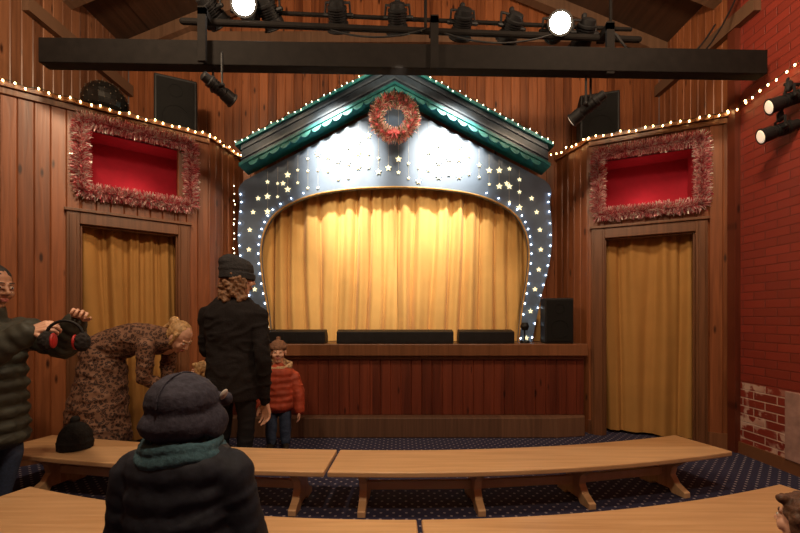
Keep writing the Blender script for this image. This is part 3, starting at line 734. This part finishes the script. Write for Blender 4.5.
# generic child -----------------------------------------------------------------
def child(name,loc,rz,H,coat,pants,hat,hair,skin,face_yaw=0,style='beanie',armsp=None,puff=True,bulk=1.,shirt_low=.40,fur=None,boots=None,tilt=0,hz=.90,hs_=.86,quilt=1.,fold=.004):
    e=empty(name,loc,rz); k=H/1.05
    hc=V((0,.01*k,hz*k)); HS=hs_*k
    sz=.70*k
    g=G()
    if puff:
        z=shirt_low*k
        while z<sz-.02*k:
            f=(z/k-shirt_low)/(.70-shirt_low); w=(.155-.012*f)*bulk*k
            g.ell((0,0,z+.03*k),(w,.118*k*bulk,.045*k/quilt)); z+=.058*k
        g.ell((0,0,sz-.03*k),(.135*k*bulk,.095*k*bulk,.055*k))
        g.loft([((0,0,shirt_low*k+.01),.135*k*bulk,.10*k*bulk),((0,0,sz-.03*k),.125*k*bulk,.095*k*bulk)])
    else:
        g.loft([((0,0,shirt_low*k),.15*k,.12*k),((0,0,.52*k),.12*k,.095*k),((0,0,.62*k),.12*k,.09*k),((0,0,.69*k),.10*k,.07*k),((0,0,.73*k),.05*k,.05*k)])
    A=armsp or [((.17,.0,.50),(.17,.07,.37)),((-.17,.0,.50),(-.17,.07,.37))]
    hs=G()
    for s,(el,wr) in zip((1,-1),A):
        sh=V((s*.125*bulk,0,.650))*k; el=V(el)*k; wr=V(wr)*k
        if puff:
            for (a,b,r0,r1) in ((sh,el,.062,.055),(el,wr,.055,.047)):
                for q in range(4):
                    c=a.lerp(b,(q+.5)/4); rr=(r0+(r1-r0)*q/4)*k*bulk; d=(b-a).to_track_quat('Z','Y').to_matrix(); g.ell(c,(rr,rr,rr*.8/quilt),d)
            g.cap(sh,el,.052*k*bulk,.048*k*bulk); g.cap(el,wr,.048*k*bulk,.042*k*bulk)
        else: g.cap(sh,el,.042*k,.034*k); g.cap(el,wr,.034*k,.026*k)
        dd=(wr-el).normalized(); hand(hs,wr+dd*.01,dd,V((-s,.1,0)),1 if s>0 else -1,.66*k,.45)
    g.cap((0,0,.66*k),(0,0,.74*k),.062*k,.055*k)
    g.blob('coat',coat,e,.008,3 if puff else 5,disp=.004,dscale=16,fold=fold)
    hs.blob('hands',skin,e,.0035,1)
    g=G()
    for s in (-1,1):
        g.cap((s*.055*k,0,.43*k),(s*.062*k,.01,.24*k),.066*k,.052*k); g.cap((s*.062*k,.01,.24*k),(s*.064*k,0,.07*k),.052*k,.044*k)
    g.ell((0,0,.44*k),(.115*k,.09*k,.07*k)); g.blob('trousers',pants,e,.008,4,disp=.004,dscale=14,fold=.004)
    g=G()
    for s in (-1,1): shoe(g,(s*.064*k,0,.08*k),(s*.15,1,0),.72*k)
    g.blob('boots',boots or M_shoe,e,.006,3)
    Mh=head(e,hc,Euler((tilt,0,face_yaw)),HS,skin,hair)
    g=G()
    if style=='beanie':
        g.ell((0,-.014,.055),(.088,.104,.078),M=Mh); g.loft([((0,-.010,.035),.090,.106),((0,-.012,.068),.092,.107)],M=Mh); g.ell((0,-.02,.145),(.024,.024,.022),M=Mh)
        g.blob('beanie',hat,e,.005,2,disp=.003,dscale=50)
        g=G(); g.ell((0,-.04,-.005),(.079,.072,.08),M=Mh); g.blob('hair',hair,e,.006,3,disp=.004,dscale=40)
    elif style=='hair':
        g.ell((0,-.026,.034),(.088,.098,.094),M=Mh); g.ell((0,-.055,-.04),(.083,.062,.08),M=Mh)
        for s in (-1,1): g.cap((s*.076,-.01,.04),(s*.078,-.005,-.09),.022,.018,M=Mh)
        g.cap((-.05,.055,.085),(.05,.055,.085),.022,M=Mh)
        g.blob('hair',hair,e,.005,3,disp=.006,dscale=45)
    elif style=='trapper':
        g.ell((0,-.012,.046),(.122,.136,.100),M=Mh); g.ell((0,-.040,-.025),(.126,.122,.070),M=Mh)
        for s in (-1,1): g.ell((s*.108,.015,-.030),(.034,.066,.066),Matrix.Rotation(-s*.25,3,'Y'),M=Mh)
        g.cap((-.10,.095,.035),(.10,.095,.035),.030,M=Mh)
        g.blob('hood',hat,e,.006,3,disp=.006,dscale=12)
        g=G()
        for q in range(20):
            a=math.pi*q/20; b=math.pi*(q+1)/20
            g.cap((0,-.012+.139*math.cos(a),.046+.103*math.sin(a)),(0,-.012+.139*math.cos(b),.046+.103*math.sin(b)),.0035,n=6,M=Mh)
        g.obj('hood_seam',hat,e,smooth=True)
    if fur:
        g=G()
        for q in range(70):
            a=random.uniform(0,2*math.pi); g.ell((.105*k*math.cos(a),.085*k*math.sin(a)-.01*k,.745*k+.02*k*random.random()-.025*k*math.sin(a)),(.022*k,.022*k,.022*k),n=7)
        g.ell((0,-.10*k,.74*k),(.10*k,.05*k,.08*k))
        g.blob('fur_hood',fur,e,.006,1,disp=.008,dscale=60)
    return e,Mh,k

M_redcoat=simple('red_orange_coat',(.38,.055,.022),.65,scale=12)
M_jeans=simple('jeans',(.035,.055,.11),.85,scale=80,bump=.2)
M_brbean=simple('brown_knit',(.20,.10,.06),.95,scale=90,bump=.5)
M_fur=simple('fur_tan',(.50,.34,.20),.95,scale=120,bump=.8)
M_navyc=simple('navy_puffer',(.014,.018,.030),.7,scale=40,bump=.2,spec=.3)
M_hood=simple('slate_hood',(.040,.040,.060),.85,scale=80,bump=.35,spec=.2)
M_scarf=simple('teal_scarf',(.035,.095,.13),.9,scale=80,bump=.5)
child('child_in_red_coat',(-1.10,3.62,0),math.pi+.15,1.04,M_redcoat,M_jeans,M_brbean,M_bhair,M_skin,.1,'beanie',fur=M_fur,bulk=1.04,quilt=.62,shirt_low=.37,hz=.88,armsp=[((.18,.02,.52),(.15,.12,.42)),((-.18,.02,.50),(-.19,.05,.36))])
M_pink=simple('red_dress',(.30,.035,.04),.8)
child('toddler',(-1.64,3.30,0),math.pi/2+.25,.86,M_pink,M_tight,None,M_blond,M_skin,0,'hair',puff=False,shirt_low=.36)
# foreground child
e,Mh,k=child('child_in_navy_coat',(-.630,1.16,0),.05,1.20,M_navyc,M_pants,M_hood,M_bhair,M_skin,-.15,'trapper',bulk=.92,quilt=.66,hz=.790,hs_=.70,fold=.003,armsp=[((.148,.02,.48),(.146,.12,.38)),((-.148,.02,.48),(-.146,.12,.38))])
g=G()
for q in range(24):
    a=2*math.pi*q/24; b=2*math.pi*(q+1)/24
    for rr,zz in ((.094,.822),(.104,.795)):
        g.cap((rr*math.cos(a),rr*.95*math.sin(a)-.005,zz+.006*math.sin(3*a+zz*30)),(rr*math.cos(b),rr*.95*math.sin(b)-.005,zz+.006*math.sin(3*b+zz*30)),.018,n=8)
g.blob('scarf',M_scarf,e,.005,2,disp=.003,dscale=30)
g=G(); g.ell((.122,.05,.060),(.010,.018,.022),Matrix.Rotation(.5,3,'Y'),M=Mh); g.obj('reflective_tab',simple('pale_fabric',(.5,.47,.44),.8),e,smooth=True)
# corner child
child('child_with_brown_hair',(1.065,1.04,0),.3,.75,M_redcoat,M_jeans,None,simple('dark_brown_hair',(.08,.035,.02),.6,var=.5,scale=60,bump=.6),M_skin,0,'hair',puff=False)

# 3 adult at left in puffer jacket ----------------------------------------------
M_olive=simple('olive_puffer',(.038,.040,.032),.6,scale=14,spec=.35)
M_dhair=simple('black_hair',(.012,.01,.01),.7,scale=80,bump=.7)
e=empty('person_in_puffer_jacket',(-2.37,2.30,0),-math.pi/2-.06)   # faces world +X
g=G(); z=.48
while z<1.14:
    f=(z-.48)/.66; w=.215-.02*f; g.ell((0,-.01,z),(w,.175-.01*f,.068)); z+=.078
g.loft([((0,-.01,.46),.19,.150),((0,-.01,1.1),.175,.14)])
g.ell((0,-.01,1.12),(.17,.12,.075)); g.cap((0,0,1.12),(0,.01,1.22),.085,.075)
for s,sh,el,wr in ((-1,(-.19,0,1.10),(-.22,.26,1.00),(-.12,.42,1.16)),(1,(.19,0,1.10),(.24,.22,.96),(.16,.40,1.10))):
    sh,el,wr=V(sh),V(el),V(wr)
    for a,b,r0,r1 in ((sh,el,.098,.082),(el,wr,.082,.062)):
        for q in range(4):
            c=a.lerp(b,(q+.5)/4); rr=r0+(r1-r0)*q/4; g.ell(c,(rr,rr,rr*.72),(b-a).to_track_quat('Z','Y').to_matrix())
        g.cap(a,b,r0*.87,r1*.87)
g.blob('puffer_jacket',M_olive,e,.010,3,disp=.006,dscale=12,fold=.006)
g=G(); leg(g,(.09,0,.55),(.09,.05,.38),(.09,-.02,.10),.95); leg(g,(-.09,0,.55),(-.09,.05,.38),(-.09,-.02,.10),.95); g.ell((0,0,.56),(.16,.12,.1)); g.blob('trousers',M_jeans,e,.011,4)
g=G(); shoe(g,(.09,-.02,.09),(0,1,0),1.05); shoe(g,(-.09,-.02,.09),(0,1,0),1.05); g.blob('shoes',M_shoe,e,.007,3)
g=G(); hand(g,(-.115,.43,1.17),(.35,.55,.45),(.6,.2,-.5),1,1.0,.85); hand(g,(.155,.41,1.11),(-.3,.8,.3),(-.6,0,-.5),-1,1.0,.8)
g.cap((-.12,.405,1.15),(-.115,.43,1.17),.028,.025); g.cap((.16,.385,1.09),(.155,.41,1.11),.028,.025)
g.blob('hands',M_skin,e,.0042,1)
Mh=head(e,V((0,.03,1.360)),Euler((-.15,0,-.1)),1.08,M_skin2,M_dhair)
g=G(); g.ell((0,-.022,.040),(.082,.094,.086),M=Mh); g.ell((0,-.055,-.02),(.076,.055,.07),M=Mh); g.blob('short_hair',M_dhair,e,.006,2,disp=.003,dscale=60)
e=empty('earmuffs',(-1.80,2.14,1.07),.3)
g=G(); g.ell((-.075,0,-.01),(.036,.045,.052)); g.ell((.085,0,-.02),(.036,.045,.052)); g.blob('fluffy_pads',simple('black_fluff',(.015,.012,.012),.95,bump=.8),e,.005,1,disp=.006,dscale=70)
g=G(); g.ell((-.045,0,-.01),(.012,.036,.042)); g.ell((.052,0,-.02),(.012,.036,.042)); g.obj('red_cushions',simple('red_plastic',(.4,.02,.02),.4),e,smooth=True)
tube_path('headband',[(.08*math.cos(t)+.005,0,.02+.075*math.sin(t)) for t in [math.pi*k/12 for k in range(13)]],.008,M_black,e)
e=empty('knit_cap',(-2.24,2.76,.284)); g=G(); g.loft([((0,0,.0),.095,.095),((0,0,.05),.10,.10),((0,0,.11),.092,.092),((0,0,.16),.06,.06),((0,0,.18),.02,.02)]); g.ell((0,0,.195),(.03,.03,.028)); g.loft([((0,0,.0),.103,.103),((0,0,.05),.106,.106)])
g.blob('cap',simple('black_knit',(.012,.011,.011),.9,scale=90,bump=.5,spec=.2),e,.006,2,disp=.004,dscale=30)
e=empty('puppet_spot_lamp',(1.30,4.17,.922)); g=G(); g.loft([((0,0,0),.05,.05),((0,0,.02),.045,.045)]); g.cap((0,0,.01),(0,0,.17),.008,n=8); g.loft([((0,0,.13),.03,.03),((0,0,.17),.045,.045),((0,0,.21),.03,.03)]); g.obj('lamp_body',M_black,e)
finish_blobs()

# ---------------------------------------------------------------- lights
def point(name,loc,en,col,r=.15):
    l=bpy.data.lights.new(name,'POINT'); l.energy=en; l.color=col; l.shadow_soft_size=r
    e=empty(name,loc); lo=bpy.data.objects.new('glow',l); C.objects.link(lo); lo.parent=e
    g=G(); g.loft([((0,0,r+.02),.2,.2),((0,0,r+.12),.12,.12),((0,0,r+.16),.03,.03)]); g.cap((0,0,r+.1),(0,0,roofz(loc[0])-loc[2]-.02),.01,n=6); g.obj('shade',M_black,e)
warm=(1,.73,.47)
point('added_fill_lamp',(-1.7,1.9,3.75),140,warm); point('added_fill_lamp',(1.6,1.9,3.75),140,warm); point('added_fill_lamp',(0,.2,3.8),175,warm)  # unseen hanging lamps, added as warm fill to brighten the room
for x,src,aim,en,cone in ((-.66,(3.45,3.45),(-.60,4.3,2.87),380,58),(.50,(3.45,3.45),(.48,4.3,2.87),380,58),(-.3,(2.9,3.0),(-.50,4.4,1.75),130,50),(.2,(2.9,3.0),(.40,4.4,1.75),130,50),(0,(2.9,3.0),(-.05,4.0,3.16),60,26)):
    l=bpy.data.lights.new('wash','SPOT'); l.energy=en; l.color=(1,.88,.70); l.spot_size=math.radians(cone); l.spot_blend=1.0; l.shadow_soft_size=.06
    p=V((x,src[0],src[1])); lo=bpy.data.objects.new('wash_light',l); C.objects.link(lo); lo.parent=rig; lo.location=p; lo.rotation_euler=(V(aim)-p).to_track_quat('-Z','Y').to_euler()
for Mx,u,z in ((MxL,.9,2.40),(MxR,.5,2.35)):
    l=bpy.data.lights.new('window_bulb','POINT'); l.energy=1.0; l.color=(1,.7,.5); l.shadow_soft_size=.03
    lo=bpy.data.objects.new('window_bulb',l); C.objects.link(lo); lo.location=Mx@V((u,.15,z))
w=bpy.data.worlds.new('w'); bpy.context.scene.world=w; w.use_nodes=True
w.node_tree.nodes['Background'].inputs[0].default_value=(.5,.35,.25,1); w.node_tree.nodes['Background'].inputs[1].default_value=.15

# ---------------------------------------------------------------- camera
cd=bpy.data.cameras.new('cam'); cd.sensor_width=36; cd.lens=18.0; cd.shift_y=(318-266.5)/800; cd.clip_start=.05
co=bpy.data.objects.new('camera',cd); C.objects.link(co); co.location=(0,0,1.18); co.rotation_euler=(math.pi/2,0,0)
bpy.context.scene.camera=co
